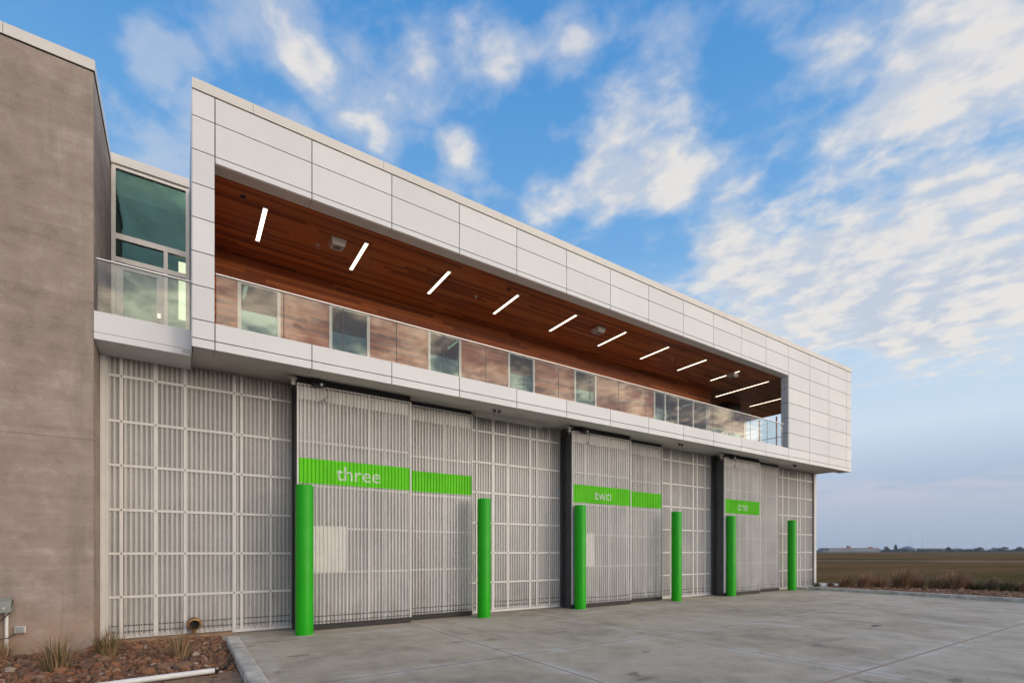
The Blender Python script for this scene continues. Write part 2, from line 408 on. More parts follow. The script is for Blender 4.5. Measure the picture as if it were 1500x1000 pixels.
# ------------------------------------------------------------------ grass tufts
def tuft(x,y,h,w,n,cols,label,lean=(0,0),z=.03,cat='grass',group=None,bw=.006,name='grass_tuft'):
    mb=MB()
    for i in range(n):
        a=random.random()*6.283; rr=math.sqrt(random.random())
        bx=x+math.cos(a)*rr*w*.28; by=y+math.sin(a)*rr*w*.28
        hh=h*random.uniform(.45,1.05)*(1-.25*rr); sp=w*random.uniform(.15,.75)*rr
        a2=a+random.uniform(-.5,.5)
        dx=math.cos(a2)*sp+lean[0]*hh+random.uniform(-.03,.03); dy=math.sin(a2)*sp+lean[1]*hh
        droop=random.uniform(.0,.22)*hh*rr
        side=Vector((-math.sin(a2+random.uniform(-1,1)),math.cos(a2),0)).normalized()*bw*random.uniform(.6,1.3)
        mb.cur=random.choice(cols); pv=[]
        for t_,wd in ((0,1),(.35,.9),(.7,.65),(1,.12)):
            P=Vector((bx+dx*t_**1.6,by+dy*t_**1.6,z-.02+hh*t_-droop*t_**3)); pv+=[P-side*wd,P+side*wd]
        mb.add(pv,[(0,1,3,2),(2,3,5,4),(4,5,7,6)])
    o=mb.build(name,M['grass'],attr=True,base=(x,y,z)); return tag(o,label,cat,group)
DRY=[(.42,.27,.14),(.33,.20,.10),(.24,.155,.075),(.52,.37,.215)]
OLV=[(.13,.125,.048),(.10,.10,.038),(.21,.165,.075),(.08,.085,.034)]
RST=[(.40,.21,.12),(.50,.28,.17),(.30,.155,.085),(.56,.36,.23)]
GRN=[(.085,.105,.036),(.11,.12,.044),(.15,.135,.058)]
gl='ornamental grasses in the gravel beds'
tuft(*ground_at(84,984),.62,.46,280,DRY+DRY+OLV,'tall wispy tan grass tuft in front of the bare concrete wall',group=gl,bw=.004)
tuft(*ground_at(158,962),.56,.40,300,DRY+DRY+OLV+OLV,'bushy olive grass tuft at the foot of the concrete wall corner',group=gl,bw=.004)
tuft(*ground_at(263,965),.50,.36,240,DRY+DRY+DRY+OLV,'short upright grass tuft below the brass outlet',group=gl,bw=.004)
tuft(*ground_at(2,968),.42,.3,160,DRY,'thin dry grass tuft beside the white conduit, cut by the photo edge',group=gl,bw=.004)
PL=[(1196,861,.30,.3,90,GRN,'small dark grass clump touching the building corner'),
(1216,861,.34,.34,110,OLV+RST,'small olive grass clump second from the building corner'),
(1238,861.5,.56,.7,260,RST+RST+OLV,'rounded brown grass clump just right of the walkway end'),
(1266,862,.66,.7,300,RST,'rust coloured grass clump left of a lower rust clump'),
(1291,862.5,.54,.65,260,RST,'lower rust grass clump left of the largest grass clump'),
(1322,862.5,.84,1.1,460,RST+RST+OLV,'largest domed grass clump in the far planter, dark in its middle'),
(1343,862,.66,.7,220,RST,'pale brown grass clump leaning on the largest clump'),
(1368,863.5,.52,.6,200,OLV+RST,'dark olive grass clump in the middle of the far planter'),
(1381,862,.70,.6,220,RST,'thin tall brown grass clump behind the dark olive one'),
(1399,864,.80,.85,330,RST+RST+OLV,'tall rust grass clump leaning right, dark at its base'),
(1415,863,.6,.6,180,RST,'fading brown grass clump beside the tall leaning one'),
(1432,864,.36,.8,180,GRN+OLV,'low spreading green grass clump in the far planter'),
(1453,864,.55,.5,170,OLV+RST,'narrow olive grass clump right of the low green ones'),
(1474,866,.46,.7,200,GRN+OLV,'green grass clump near the right photo edge'),
(1495,866,.42,.7,180,GRN+RST,'green and brown grass clump cut by the right photo edge')]
for px,py,h,w_,n,c,l in PL:
    x,y=ground_at(px,py); tuft(x,y,h*1.25,w_,n*2,c,l,lean=(random.uniform(-.05,.2),random.uniform(-.3,-.05)),group=gl,bw=.007)

# ------------------------------------------------------------------ CONCRETE BUILDING (left)
cb=empty('concrete_building',(-6,14,0),'windowless board formed concrete block at the left edge with a pale metal coping','building')
MB().box(-14,-1.17,10.39,24,-.2,9.285).build('wall',M['boardconc'],cb,bevel=.012)
cp=MB()
for x0,x1 in ((-14,-5.3),(-5.294,-2.212),(-2.206,-1.152)): cp.box(x0,x1,10.368,24.02,9.297,9.466)
cp.build('coping',M['cap'],cb)
MB().box(-14.0,-1.16,10.38,24.01,9.285,9.297).build('drip_edge',M['dark'],cb)

# ------------------------------------------------------------------ MAIN BUILDING
bd=empty('station_building',(12,14,0),'long white panelled building with a cedar lined balcony above translucent sliding doors','building')
E_=[.16,.483,2.047,3.597,5.148,6.685,8.225,9.77,11.305,12.868,14.39,15.94,17.467,19.0,20.57,22.13,23.70,24.15]
RF=[5.02,5.165,5.48,6.05,6.615,7.18,7.745,8.31,8.87,9.305]
G=.008
cl=MB()
for i in range(len(E_)-1):
    x0,x1=E_[i]+G,E_[i+1]-G
    if i==0: x0=E_[0]
    if i==len(E_)-2: x1=E_[-1]
    for j in range(len(RF)-1):
        z0,z1=RF[j]+G,RF[j+1]-G
        if j==0: z0=RF[0]
        if .48<=E_[i]<18.9:
            if 2<=j<=6: continue
            if j==7: pass
        cl.box(x0,x1,9.87,9.892,z0,z1)
for i in range(1,13):
    cl.box(E_[i]+G,E_[i+1]-G,9.87,9.892,8.2,8.31-G)
# left flank and right flank returns
for j in range(len(RF)-1):
    cl.box(.148,.158,9.875,12.74,RF[j]+G,RF[j+1]-G)
    cl.box(24.152,24.162,9.875,10.13,RF[j]+G,RF[j+1]-G)
clo=cl.build('cladding',M['white'],bd)
rv=MB()
for j in range(2,7): rv.box(18.985,18.998,9.895,10.14,RF[j]+G,RF[j+1]-G)
rv.box(18.985,18.998,9.895,10.14,8.2-.09+.09-.45,8.195-.3) if False else None
rv.build('reveal_panel',M['white'],bd)
bk=MB()
bk.box(.165,.478,9.893,10.2,5.03,9.3); bk.box(.479,18.999,9.893,10.13,8.215,9.3); bk.box(.479,18.999,9.893,10.05,5.03,5.47)
bk.box(19.0,24.14,9.893,10.13,5.03,9.3)
bk.box(.165,.3,10.201,12.73,5.14,9.3)
bk.build('joint_backing',M['gap'],bd)
cp=MB(); cj=[.152,1.064,3.42,6.28,9.19,11.98,15.01,17.56,20.42,23.15,24.165]
for a_,b_ in zip(cj,cj[1:]): cp.box(a_,b_-.006,9.852,10.4,9.312,9.485)
cp.build('coping',M['cap'],bd)
MB().box(.17,24.14,10.14,22,8.32,9.31).build('roof',M['gap'],bd)
hd=MB()
for i in range(1,13): hd.box(E_[i]+G/2,E_[i+1]-G/2,9.894,10.16,8.192,8.203)
hd.build('header_panel',M['header'],bd)
# balcony ceiling, walls, floor
MB().box(.48,24.05,10.162,14.75,8.207,8.30).build('wood_ceiling',M['woodceil'],bd)
YW=12.65
WIN=[(1.05,1.93),(3.02,4.02),(5.63,6.65),(8.24,9.24),(10.86,11.85)]
GLZ=(14.75,18.15)
ww=MB(); xs=[.48]+[v for w2 in WIN for v in w2]+[GLZ[0],GLZ[1],18.25]
for k in range(0,len(xs),2): ww.box(xs[k],xs[k+1],YW,YW+.14,5.40,8.206)
for x0,x1 in WIN: ww.box(x0,x1,YW+.001,YW+.14,7.66,8.206)
ww.box(GLZ[0],GLZ[1],YW+.001,YW+.14,7.66,8.206)
ww.box(18.11,18.25,YW+.141,14.7,7.66,8.206)
ww.box(18.25,24.05,14.70,14.84,7.62,8.206)
ww.build('wood_wall',M['woodwall'],bd)
MB().box(.17,24.1,10.06,20,5.131,5.40).build('balcony_floor',M['floor'],bd)
MB().box(.30,.478,10.2,12.64,5.41,8.2).build('wood_end_wall',M['woodwall'],bd)
# interior shell behind the windows
it=MB(); it.box(-.0,18.1,17.0,17.2,5.4,8.3); it.box(.165,.29,12.8,17,5.4,8.3); it.box(18.12,18.24,14.9,17,5.4,8.3); it.box(.3,18.1,12.83,17,7.9,8.3)
it.build('interior_wall',M['interior'],bd)
def window(x0,x1,z0,z1,y,fw=.07,mull=(),name='window',glassm='winglass'):
    f=MB(); f.box(x0,x0+fw,y-.02,y+.06,z0,z1); f.box(x1-fw,x1,y-.02,y+.06,z0,z1)
    f.box(x0+fw,x1-fw,y-.019,y+.059,z1-fw,z1); f.box(x0+fw,x1-fw,y-.019,y+.059,z0,z0+fw)
    for q in mull: f.box(q-fw/2,q+fw/2,y-.017,y+.057,z0+fw,z1-fw)
    o=f.build(name,M['wframe'],bd)
    MB().box(x0+fw,x1-fw,y+.018,y+.026,z0+fw,z1-fw).build('pane',M[glassm],o); return o
for x0,x1 in WIN: window(x0,x1,5.41,7.655,YW)
window(GLZ[0],GLZ[1],5.41,7.655,YW,fw=.08,mull=(15.40,16.16,17.1,17.98))
# glazed return and glazed back wall of the terrace
f=MB(); f.box(18.15,18.23,YW+.15,14.68,5.41,5.5); f.box(18.15,18.23,YW+.15,14.68,7.57,7.65)
for y in (YW+.15,13.6,14.6): f.box(18.151,18.229,y,y+.08,5.5,7.57)
o=f.build('window',M['alu'],bd); MB().box(18.185,18.193,YW+.23,14.6,5.5,7.57).build('pane',M['winglass'],o)
window(18.3,23.95,5.41,7.61,14.72,fw=.09,mull=(19.7,21.1,22.5))
it=MB(); it.box(18.3,24.0,16,16.2,5.4,8.3); it.box(23.9,24.04,14.85,18,5.4,8.25)
it.build('interior_wall',simple('pale_interior_paint',(.66,.68,.62),.8),bd)
# dark cabinet hung under terrace ceiling
MB().box(20.2,21.1,13.1,13.75,7.86,8.205).build('ceiling_cabinet',M['charcoal'],bd,bevel=.01)
# open right end: parapet and steel posts
pr=MB(); pr.box(23.98,24.14,10.14,14.66,5.13,5.48); 
pr.build('end_parapet',M['white'],bd)
MB().box(23.9,24.14,14.66,16.5,5.41,8.2).build('end_pier',M['white'],bd)

# soffit
sf=MB()
for i in range(len(E_)-1): sf.box(max(E_[i],.17)+.003,min(E_[i+1],24.14)-.003,9.893,10.34,5.025,5.045)
sf.box(.17,24.14,10.345,10.36,5.045,5.13)
sf.build('soffit',M['soffit'],bd)
MB().box(.17,24.14,10.361,11.49,5.105,5.127).build('door_head_soffit',M['soffit'],bd)
dr=MB(); dr.box(.24,.33,9.97,10.34,5.008,5.0235); dr.box(.02,.16,10.36,11.19,5.05,5.12)
dr.build('soffit_trim',M['soffit'],bd)

# link between the two blocks
lp=MB(); lp.box(-1.165,.145,10.375,10.43,5.125,5.46); lp.box(-1.165,.145,10.375,10.43,5.012,5.118); lp.box(-1.165,.145,10.431,11.19,5.02,5.06)
lp.build('link_parapet',M['white'],bd)
MB().box(-1.16,.14,10.44,12.74,5.14,5.40).build('link_floor',M['floor'],bd)
MB().box(-1.165,.145,12.66,16,9.34,9.52).build('link_roof',M['cap'],bd)
f=MB(); y0,y1=12.70,12.80
f.box(-1.16,-1.09,y0,y1,5.41,9.335); f.box(.085,.147,y0,y1,5.41,9.335)
f.box(-1.09,.085,y0+.001,y1,9.27,9.335); f.box(-1.09,.085,y0+.001,y1,7.86,7.97); f.box(-1.09,.085,y0+.001,y1,7.40,7.50)
f.box(-.30,-.23,y0+.002,y1,5.41,7.40); f.box(-.30,-.23,y0+.002,y1,7.50,7.86)
cw=f.build('curtain_wall',M['frame'],bd)
gp=MB(); gp.box(-1.09,.085,12.745,12.755,7.97,9.27); gp.box(-1.09,-.30,12.745,12.755,7.50,7.86); gp.box(-.23,.085,12.745,12.755,7.50,7.86); gp.box(-.23,.085,12.745,12.755,5.45,7.40)
gp.build('pane',M['linkglass'],cw)
f=MB(); f.box(-1.085,-.97,12.71,12.77,5.42,7.39); f.box(-.42,-.305,12.71,12.77,5.42,7.39); f.box(-.97,-.42,12.711,12.769,7.27,7.39); f.box(-.97,-.42,12.711,12.769,5.42,5.70)
do=f.build('glazed_door',M['wframe'],bd)
MB().box(-.97,-.42,12.735,12.745,5.70,7.27).build('pane',M['linkglass'],do)
MB().tube([(-.37,12.70,6.35),(-.37,12.65,6.35),(-.52,12.65,6.35)],.012,8).build('handle',M['steel'],do,smooth=True)
MB().box(-.41,-.35,12.66,12.705,6.42,6.52).build('lock',M['steel'],do)
it=MB(); it.box(-1.16,.147,16.0,16.1,5.4,9.3); it.box(-1.16,-1.12,12.82,16,5.4,9.3); it.box(.147,.16,12.82,16,5.4,9.3); it.box(-1.1,.14,12.82,16,8.8,9.3)
it.build('interior_wall',M['interior'],bd)

# lower storey walls behind the sheets
lw=MB(); lw.box(-1.16,23.70,11.5,11.7,-.2,5.12); lw.box(23.72,23.80,11.16,22,-.2,5.12)
lw.build('ground_floor_wall',M['soffit'],bd)
MB().box(23.62,23.80,11.13,11.159,0,5.11).build('corner_post',M['alu'],bd)
MB().box(-1.165,-1.09,11.12,11.30,-.1,5.05).build('corner_post',M['alu'],bd)

# ------------------------------------------------------------------ corrugated sheets and doors
PITCH=.0762; DEP=.020
def prof(x):
    u=(x/PITCH)%1.0
    if u<.36: return 0
    if u<.5: return (u-.36)/.14
    if u<.86: return 1
    return 1-(u-.86)/.14
FOLD=(0,.36,.5,.86)
def folds(x0,x1):
    L=[x0]; k=math.floor(x0/PITCH)
    while k*PITCH<x1+PITCH:
        for u in FOLD:
            x=(k+u)*PITCH
            if x0+1e-4<x<x1-1e-4: L.append(x)
        k+=1
    return L+[x1]
def corr(mb,x0,x1,z0,z1,y):
    L=folds(x0,x1); vs=[];fs=[]
    for x in L:
        yy=y+DEP*prof(x); vs+=[(x,yy,z0),(x,yy,z1)]
    for i in range(len(L)-1): fs.append((2*i,2*i+2,2*i+3,2*i+1))
    return mb.add(vs,fs)
def lettering(txt, x0, width, zbase, y, parent):
    cu=bpy.data.curves.new('t','FONT'); cu.body=txt; cu.size=1; cu.resolution_u=4
    ob=bpy.data.objects.new('t',cu); col.objects.link(ob)
    bpy.context.view_layer.update()
    me=bpy.data.meshes.new_from_object(ob.evaluated_get(bpy.context.evaluated_depsgraph_get()))
    bpy.data.objects.remove(ob); bm=bmesh.new(); bm.from_mesh(me); bpy.data.meshes.remove(me)
    mnx=min(v.co.x for v in bm.verts); mxx=max(v.co.x for v in bm.verts); s=width/(mxx-mnx)
    for v in bm.verts: v.co=Vector((x0+(v.co.x-mnx)*s, y, zbase+v.co.y*s))
    for x in folds(x0,x0+width)[1:-1]:
        bmesh.ops.bisect_plane(bm,geom=bm.verts[:]+bm.edges[:]+bm.faces[:],plane_co=(x,0,0),plane_no=(1,0,0))
    off=root_loc(parent)
    for v in bm.verts: v.co.y=y+DEP*prof(v.co.x); v.co-=off
    me=bpy.data.meshes.new('lettering'); bm.to_mesh(me); bm.free(); me.materials.append(M['letter'])
    o=bpy.data.objects.new('lettering',me); col.objects.link(o); o.parent=parent; return o
ZR=[4.70,3.90,3.12,2.335,1.56,.79]
def leaf(x0,x1,y,kind,bars,label,band=None,text=None,holes=True,board=None):
    outer = kind!='fixed'
    zb = .12 if outer else .06
    zt = 4.945 if kind=='outer' else (4.99 if kind=='mid' else 5.06)
    s=MB(); corr(s,x0+.012,x1-.012,zb,zt,y)
    o=s.build('sliding_door' if outer else 'translucent_wall',M['poly'],bd); o['label']=label
    MB().box(x0+.005,x1-.005,y+.13,y+.16,zb-.02,zt).build('inner_liner',M['liner'],o)
    b=MB()
    yb=y+.024 if outer else y-.010
    for xb,wd in bars: b.box(xb-wd/2,xb+wd/2,yb,yb+(.046 if outer else .009),zb,zt)
    hh=.022 if not outer else .020
    for z in ZR if not outer else [3.82,2.93,2.07,1.17]:
        b.box(x0+.03,x1-.03,yb+.0015,yb+(.044 if outer else .0085),z-hh,z+hh)
    if outer: b.box(x0+.03,x1-.03,y+.026,y+.068,4.66,zt-.03)
    else: b.box(x0+.02,x1-.02,y+.025,y+.069,zb,zb+.05)
    b.build('support_grid',M['alu'],o)
    if not outer:
        c=MB()
        for xb,wd in bars:
            for z in ZR: c.box(xb-.012,xb+.012,y-.015,y-.0105,z-.02,z+.02)
        c.build('clip_row',M['elec'],o)['kind']='stuff'
    f=MB()
    if outer:
        ew=.028 if kind=='outer' else .02
        f.box(x0,x0+ew,y-.018,y+.03,zb,zt+.012); f.box(x1-ew,x1,y-.018,y+.03,zb,zt+.012)
        f.box(x0+ew,x1-ew,y-.014,y+.028,zt-.005,zt+.012)
    else:
        f.box(x0,x0+.02,y-.004,y+.03,zb,zt); f.box(x0+.02,x1,y-.003,y+.028,zb-.05,zb-.001)
    f.build('edge_frame',M['alu'],o)
    if outer:
        MB().box(x0+.005,x1-.002,y-.008,y+.12,.012,zb-.004).build('bottom_skirt',M['dark'],o)
        MB().box(x0+.002,x1-.004,y+.032,y+.16,zt+.013,5.12).build('top_seal',M['dark'],o)
    if kind=='outer':
        MB().box(x0+.002,x0+.03,y+.031,y+.29,.02,4.85).build('side_closure',M['charcoal'],o)
        MB().box(x0-.012,x0+.001,y+.292,y+.42,.02,5.05).build('rubber_seal',M['dark'],o)
    if band:
        c=MB(); corr(c,x0+.028,x1-.022,band[0],band[1],y-.003); c.build('sign_band',M['band'],o)
    if text: lettering(text[0],text[1],text[2],text[3],y-.0055,o)
    if board: MB().box(board[0],board[1],y+.0215,y+.0235,1.18,2.12).build('white_board',M['sheetwhite'],o)
    return o
W=.046
leaf(-1.088,1.93,11.2,'fixed',[(-.88,W),(-.385,.062),(.064,W),(.875,.058),(1.0,W),(1.52,.03)],'fixed translucent panel with white grid beside the concrete wall')
B0=[1.925,9.07,16.155]
TX=[('three',2.69,.93,3.075),('two',9.93,.66,3.085),('one',16.99,.64,3.10)]
for i,x0 in enumerate(B0):
    xo=[4.33,11.40,18.42][i]; xm=[6.075,13.19,20.34][i]; xe=[9.10,16.2,23.62][i]
    wd=xo-x0
    leaf(x0,xo,10.65,'outer',[(x0+.52,.035),(x0+1.46,.05),(x0+.62,.02),(x0+1.80,.02),(x0+.99,.018)],
         'outer door leaf with green band reading '+TX[i][0],band=(2.975,3.475),text=TX[i],board=(x0+.05,x0+.97-.12*i))
    leaf(xo+.005,xm,10.95,'mid',[(xo+.55,.02),(xo+1.0,.045),(xo+1.35,.02)],
         'middle door leaf with a plain green band' if i<2 else 'middle door leaf without a band',band=(3.0,3.475) if i<2 else None)
    k=xm
    leaf(xm+.005,xe,11.2,'fixed',[(k+.26,W),(k+.75,.066),(k+1.22,W),(k+1.95,.062),(k+2.18,W),(k+2.62,.03)],
         ['inner translucent wall right of door three','inner translucent wall right of door two','end translucent wall at the far corner'][i])

# ------------------------------------------------------------------ railings
def railing(x0,x1,n,y,z0,z1,label,name='glass_railing',topmat='steel'):
    o=empty(name,((x0+x1)/2,y,z0),label,'railing')
    st=(x1-x0)/n
    for i in range(n):
        MB().box(x0+i*st+.007,x0+(i+1)*st-.007,y-.006,y+.006,z0,z1-.012).build('pane',M['railglass'],o)
    for i in range(1,n): MB().box(x0+i*st-.0065,x0+i*st+.0065,y-.0055,y+.0055,z0+.002,z1-.013).build('pane_joint',M['charcoal'],o)
    MB().box(x0-.01,x1+.01,y-.026,y+.02,z1-.008,z1+.014).build('handrail',M[topmat],o,bevel=.006)
    MB().box(x0,x1,y-.02,y+.02,z0-.06,z0+.0).build('base_channel',M['frame'],o)
    return o
railing(.50,18.78,17,9.96,5.49,6.352,'long clear glass railing with slim metal handrail along the cedar balcony')
railing(-1.13,.142,1,10.44,5.465,6.325,'short glass railing in front of the glazed door beside the concrete block')
# right end guard rail of terrace
er=empty('end_guardrail',(24.05,12.4,5.48),'orange posted guard rail at the open far end of the balcony','railing')
for y in (13.05,13.91): MB().box(24.0,24.05,y-.025,y+.025,5.49,8.12).build('post',M['copper'],er)
rl=MB()
for z in (5.9,6.5,7.1): rl.tube([(24.03,10.2,z),(24.03,14.6,z)],.02,8)
rl.build('rail',M['frame'],er,smooth=True)

# ------------------------------------------------------------------ bollards
bo=empty('bollard',(1.99,10.22,0),'thick green bollard in front of the left edge of door three','bollard','green bollards in front of the doors')
MB().lathe([(.162,-.05),(.162,2.845),(.157,2.862),(.148,2.870),(.10,2.874),(.0001,2.876)],(1.99,10.22,0),40).build('pipe',M['bollard'],bo,smooth=True)
MB().lathe([(.17,-.04),(.19,.004),(.172,.008)],(1.99,10.22,0),40).build('base_joint',M['kerb'],bo,smooth=True)
for (px,py),l in zip(((709,905),(850,892.5),(991,880.5),(1071,873),(1160,864.5)),
    ('green bollard left of the dark gap before door two','green bollard overlapping the left edge of door two','green bollard in front of the inner wall right of door two',
     'green bollard in front of door one below the word one','farthest green bollard near the building corner')):
    c=copy_tree(bo); x,y=ground_at(px,py); k=1+.162/math.hypot(x,y); c.location=(x*k,y*k,0); c['label']=l
k=1; x,y=ground_at(446,931); k=1+.162/math.hypot(x,y); bo.location=(x*k,y*k,0)

# ------------------------------------------------------------------ ceiling lights
def light(x,y0,y1,label,first=[None]):
    o=empty('ceiling_light',(x,(y0+y1)/2,8.205),label,'ceiling light','linear lights in the balcony ceiling')
    f=MB(); f.box(x-.048,x-.037,y0-.03,y1+.03,8.184,8.206); f.box(x+.037,x+.048,y0-.03,y1+.03,8.184,8.206); f.box(x-.037,x+.037,y0-.03,y0,8.185,8.206); f.box(x-.037,x+.037,y1,y1+.03,8.185,8.206)
    f.build('housing',M['soffit'],o)
    MB().box(x-.0365,x+.0365,y0+.0005,y1-.0005,8.190,8.205).build('diffuser',M['lamp'],o); return o
ORD=['nearest','second','third','fourth','fifth','sixth','seventh','eighth','ninth']
l0=light(1.355,10.63,11.83,'linear ceiling light nearest the left end of the balcony')
EXTRA=['','linear ceiling light right of the nearest speaker','linear ceiling light, third from the left end of the balcony','linear ceiling light, fourth from the left end of the balcony',
 'linear ceiling light two places left of the middle speaker','linear ceiling light just right of the middle speaker','linear ceiling light second right of the middle speaker','linear ceiling light third right of the middle speaker','linear ceiling light beside the farthest speaker']
EXTRA[4]='linear ceiling light just left of the middle speaker'
for i in range(1,9):
    c=copy_tree(l0); c.location.x=1.355+1.962*i; c['label']=EXTRA[i]
light(19.03,10.65,12.95,'longest linear ceiling light over the far terrace')
light(21.6,10.65,12.97,'linear ceiling light half hidden by the right reveal of the balcony')
# speakers
sp=empty('ceiling_speaker',(2.78,10.95,8.205),'pale wedge speaker between the first two ceiling lights','speaker','speakers on the balcony ceiling')
sm=MB(); x,y=2.78,10.95
sm.add([(x-.16,y-.17,8.206),(x+.16,y-.17,8.206),(x+.16,y+.17,8.206),(x-.16,y+.17,8.206),(x-.13,y-.14,8.06),(x+.13,y-.14,8.06),(x+.13,y+.15,8.10),(x-.13,y+.15,8.10)],
   [(3,2,1,0),(4,5,6,7),(1,0,4,5)[::-1],(2,1,5,6)[::-1],(3,2,6,7)[::-1],(0,3,7,4)[::-1]])
sm.build('housing',M['speaker'],sp,bevel=.012)
gr=MB(); n=24
gr.add([(x+.085*math.cos(2*math.pi*q/n),y+.085*math.sin(2*math.pi*q/n),8.0765+.085*math.sin(2*math.pi*q/n)*.138) for q in range(n)]+[(x+.085*math.cos(2*math.pi*q/n),y+.085*math.sin(2*math.pi*q/n),8.0865+.085*math.sin(2*math.pi*q/n)*.138) for q in range(n)],
   [tuple(range(n-1,-1,-1))]+[(q,(q+1)%n,n+(q+1)%n,n+q) for q in range(n)])
gr.build('grille',M['grille'],sp)
for xx,l in ((10.34,'pale wedge speaker in the middle of the balcony ceiling'),(17.12,'farthest pale wedge speaker by the ninth ceiling light')):
    c=copy_tree(sp); c.location.x=xx; c['label']=l
# sprinkler heads and dark vents
s0=None
for x,y,l in ((2.454,11.295,'small pale sprinkler head left of the nearest speaker'),(6.37,11.30,'small sprinkler head between the third and fourth lights'),(14.09,11.26,'small sprinkler head between the seventh and eighth lights')):
    if s0 is None:
        s0=empty('sprinkler_head',(x,y,8.205),l,'sprinkler','sprinkler heads in the balcony ceiling')
        MB().lathe([(.001,-.004),(.045,-.004),(.05,.001)],(x,y,8.205),16).build('plate',M['speaker'],s0)
        MB().lathe([(.001,-.075),(.022,-.075),(.022,-.068),(.009,-.06),(.014,-.02),(.014,-.002)],(x,y,8.205),12).build('nozzle',M['steel'],s0)
    else:
        c=copy_tree(s0); c.location=(x,y,8.205); c['label']=l
v0=None
for x,y,l in ((.964,10.516,'small square dark vent before the first ceiling light'),(6.892,10.545,'small square dark vent before the fourth ceiling light'),(13.786,10.547,'small square dark vent before the seventh ceiling light')):
    if v0 is None:
        v0=empty('ceiling_vent',(x,y,8.205),l,'vent','dark vents in the balcony ceiling')
        MB().box(x-.045,x+.045,y-.045,y+.045,8.194,8.206).build('frame',M['charcoal'],v0)
        vs=MB()
        for q in range(4): vs.box(x-.038,x+.038,y-.035+q*.02,y-.028+q*.02,8.190,8.1938)
        vs.build('slat',M['dark'],v0)
    else:
        c=copy_tree(v0); c.location=(x,y,8.205); c['label']=l

# wall light inside the link
wl=empty('wall_light',(.03,14.0,7.0),'tall glowing light panel inside the glazed link','wall light')
MB().box(-.055,.125,13.98,14.02,6.98,8.36).build('housing',M['alu'],wl); MB().box(-.045,.115,13.968,13.979,7.0,8.34).build('diffuser',M['lamp2'],wl)

# ------------------------------------------------------------------ door sensors with cables, brackets
ds=None
for xx,l in ((2.30,'black door sensor with dangling cable at the top of door three'),(9.47,'black door sensor with dangling cable at the top of door two'),(16.56,'black door sensor with dangling cable at the top of door one')):
    if ds is None:
        x=xx; ds=empty('door_sensor',(x,10.6,4.95),l,'sensor','sensors above the sliding doors')
        MB().box(x-.10,x+.10,10.55,10.63,4.925,4.985).build('body',M['dark'],ds,bevel=.01)
        MB().lathe([(.0001,.045),(.028,.045),(.030,.0),(.026,-.05)],(x+.07,10.56,4.965),14,'y').build('lens',M['sheetwhite'],ds)
        br=MB(); br.box(x-.08,x-.05,10.56,10.60,4.985,5.03); br.box(x+.02,x+.05,10.56,10.60,4.985,5.03); br.box(x-.12,x+.12,10.50,10.62,5.02,5.026)
        br.build('bracket',M['charcoal'],ds)
        MB().tube([(x+.09,10.585,4.95),(x+.15,10.58,4.93),(x+.19,10.58,4.86),(x+.19,10.58,4.76),(x+.15,10.585,4.70),(x+.09,10.585,4.655),(x+.05,10.585,4.63)],.007,6).build('cable',M['cable'],ds,smooth=True)
        MB().tube([(x+.13,10.585,4.69),(x+.155,10.585,4.64),(x+.175,10.585,4.61)],.009,6).build('cable_tail',M['cable'],ds,smooth=True)
    else:
        c=copy_tree(ds); c.location.x=xx; c['label']=l
bk0=None
for (x,y),l in (((6.39,10.30),'paired dark bracket on the soffit between doors three and two'),((13.3,10.30),'paired dark bracket on the soffit right of door two'),((20.3,10.30),'paired dark bracket on the soffit right of door one')):
    if bk0 is None:
        bk0=empty('soffit_bracket',(x,y,5.025),l,'bracket','paired brackets under the soffit')
        q=MB()
        for s_ in (-1,1): q.box(x+s_*.06-.015,x+s_*.06+.015,y-.03,y+.03,4.955,5.024); q.box(x+s_*.09-.05,x+s_*.09+.05,y-.03,y+.03,5.018,5.0245)
        q.build('angle',M['charcoal'],bk0)
    else:
        c=copy_tree(bk0); c.location=(x,y,5.025); c['label']=l
tr=empty('door_track',(7.6,11.0,5.05),'grey ribbed door track under the soffit between doors three and two','track')
q=MB(); q.box(6.12,8.45,10.86,10.93,5.02,5.13); q.build('housing',M['soffit'],tr,bevel=.008); q=MB(); q.box(6.12,8.25,10.94,10.99,4.99,5.03); q.build('rail',M['steel'],tr)
for x,l in ((1.82,'grey guide plate at the top left of door three'),(8.93,'grey guide plate at the top left of door two'),(15.93,'grey guide plate at the top left of door one')):
    q=MB(); q.box(x,x+.07,10.62,10.66,4.90,5.03); q.box(x-.06,x+.1,10.55,10.70,5.012,5.024) ; tag(q.build('guide_plate',M['soffit'],base=(x,10.64,4.9)),l,'bracket','guide plates above the doors')

# ------------------------------------------------------------------ small things at the left
o=empty('brass_outlet',(.212,11.18,.22),'round aged brass pipe outlet low on the translucent wall beside the concrete block','outlet')
MB().lathe([(.118,-.01),(.122,.0),(.118,.03),(.10,.045),(.094,.10),(.106,.105),(.106,.15),(.084,.152),(.080,-.10),(.0001,-.101)],(.212,11.18,.235),28,'y').build('flange',M['brass'],o,smooth=True)
MB().lathe([(.0795,-.02),(.0001,-.019)],(.212,11.18,.235),24,'y').build('bore',M['dark'],o)
MB().lathe([(.0001,.10),(.03,.10),(.036,.06),(.036,-.0)],(.205,11.18,.09),16,'y').build('drain_cap',M['brass'],o,smooth=True)
p_=empty('drain_pipe',(-.2,7.72,.06),'white plastic pipe lying along the front edge of the lava rock','pipe')
A=Vector((-1.4,7.345,.055)); B=Vector((.36,7.48,.065))
MB().tube([A,(A+B)/2+Vector((0,0,.004)),B],.035,16).build('pipe',M['pvc'],p_,smooth=True)
MB().tube([B-Vector((.0,.0,0)),B+Vector((.012,.001,0))],.030,14).build('bore',M['dark'],p_)
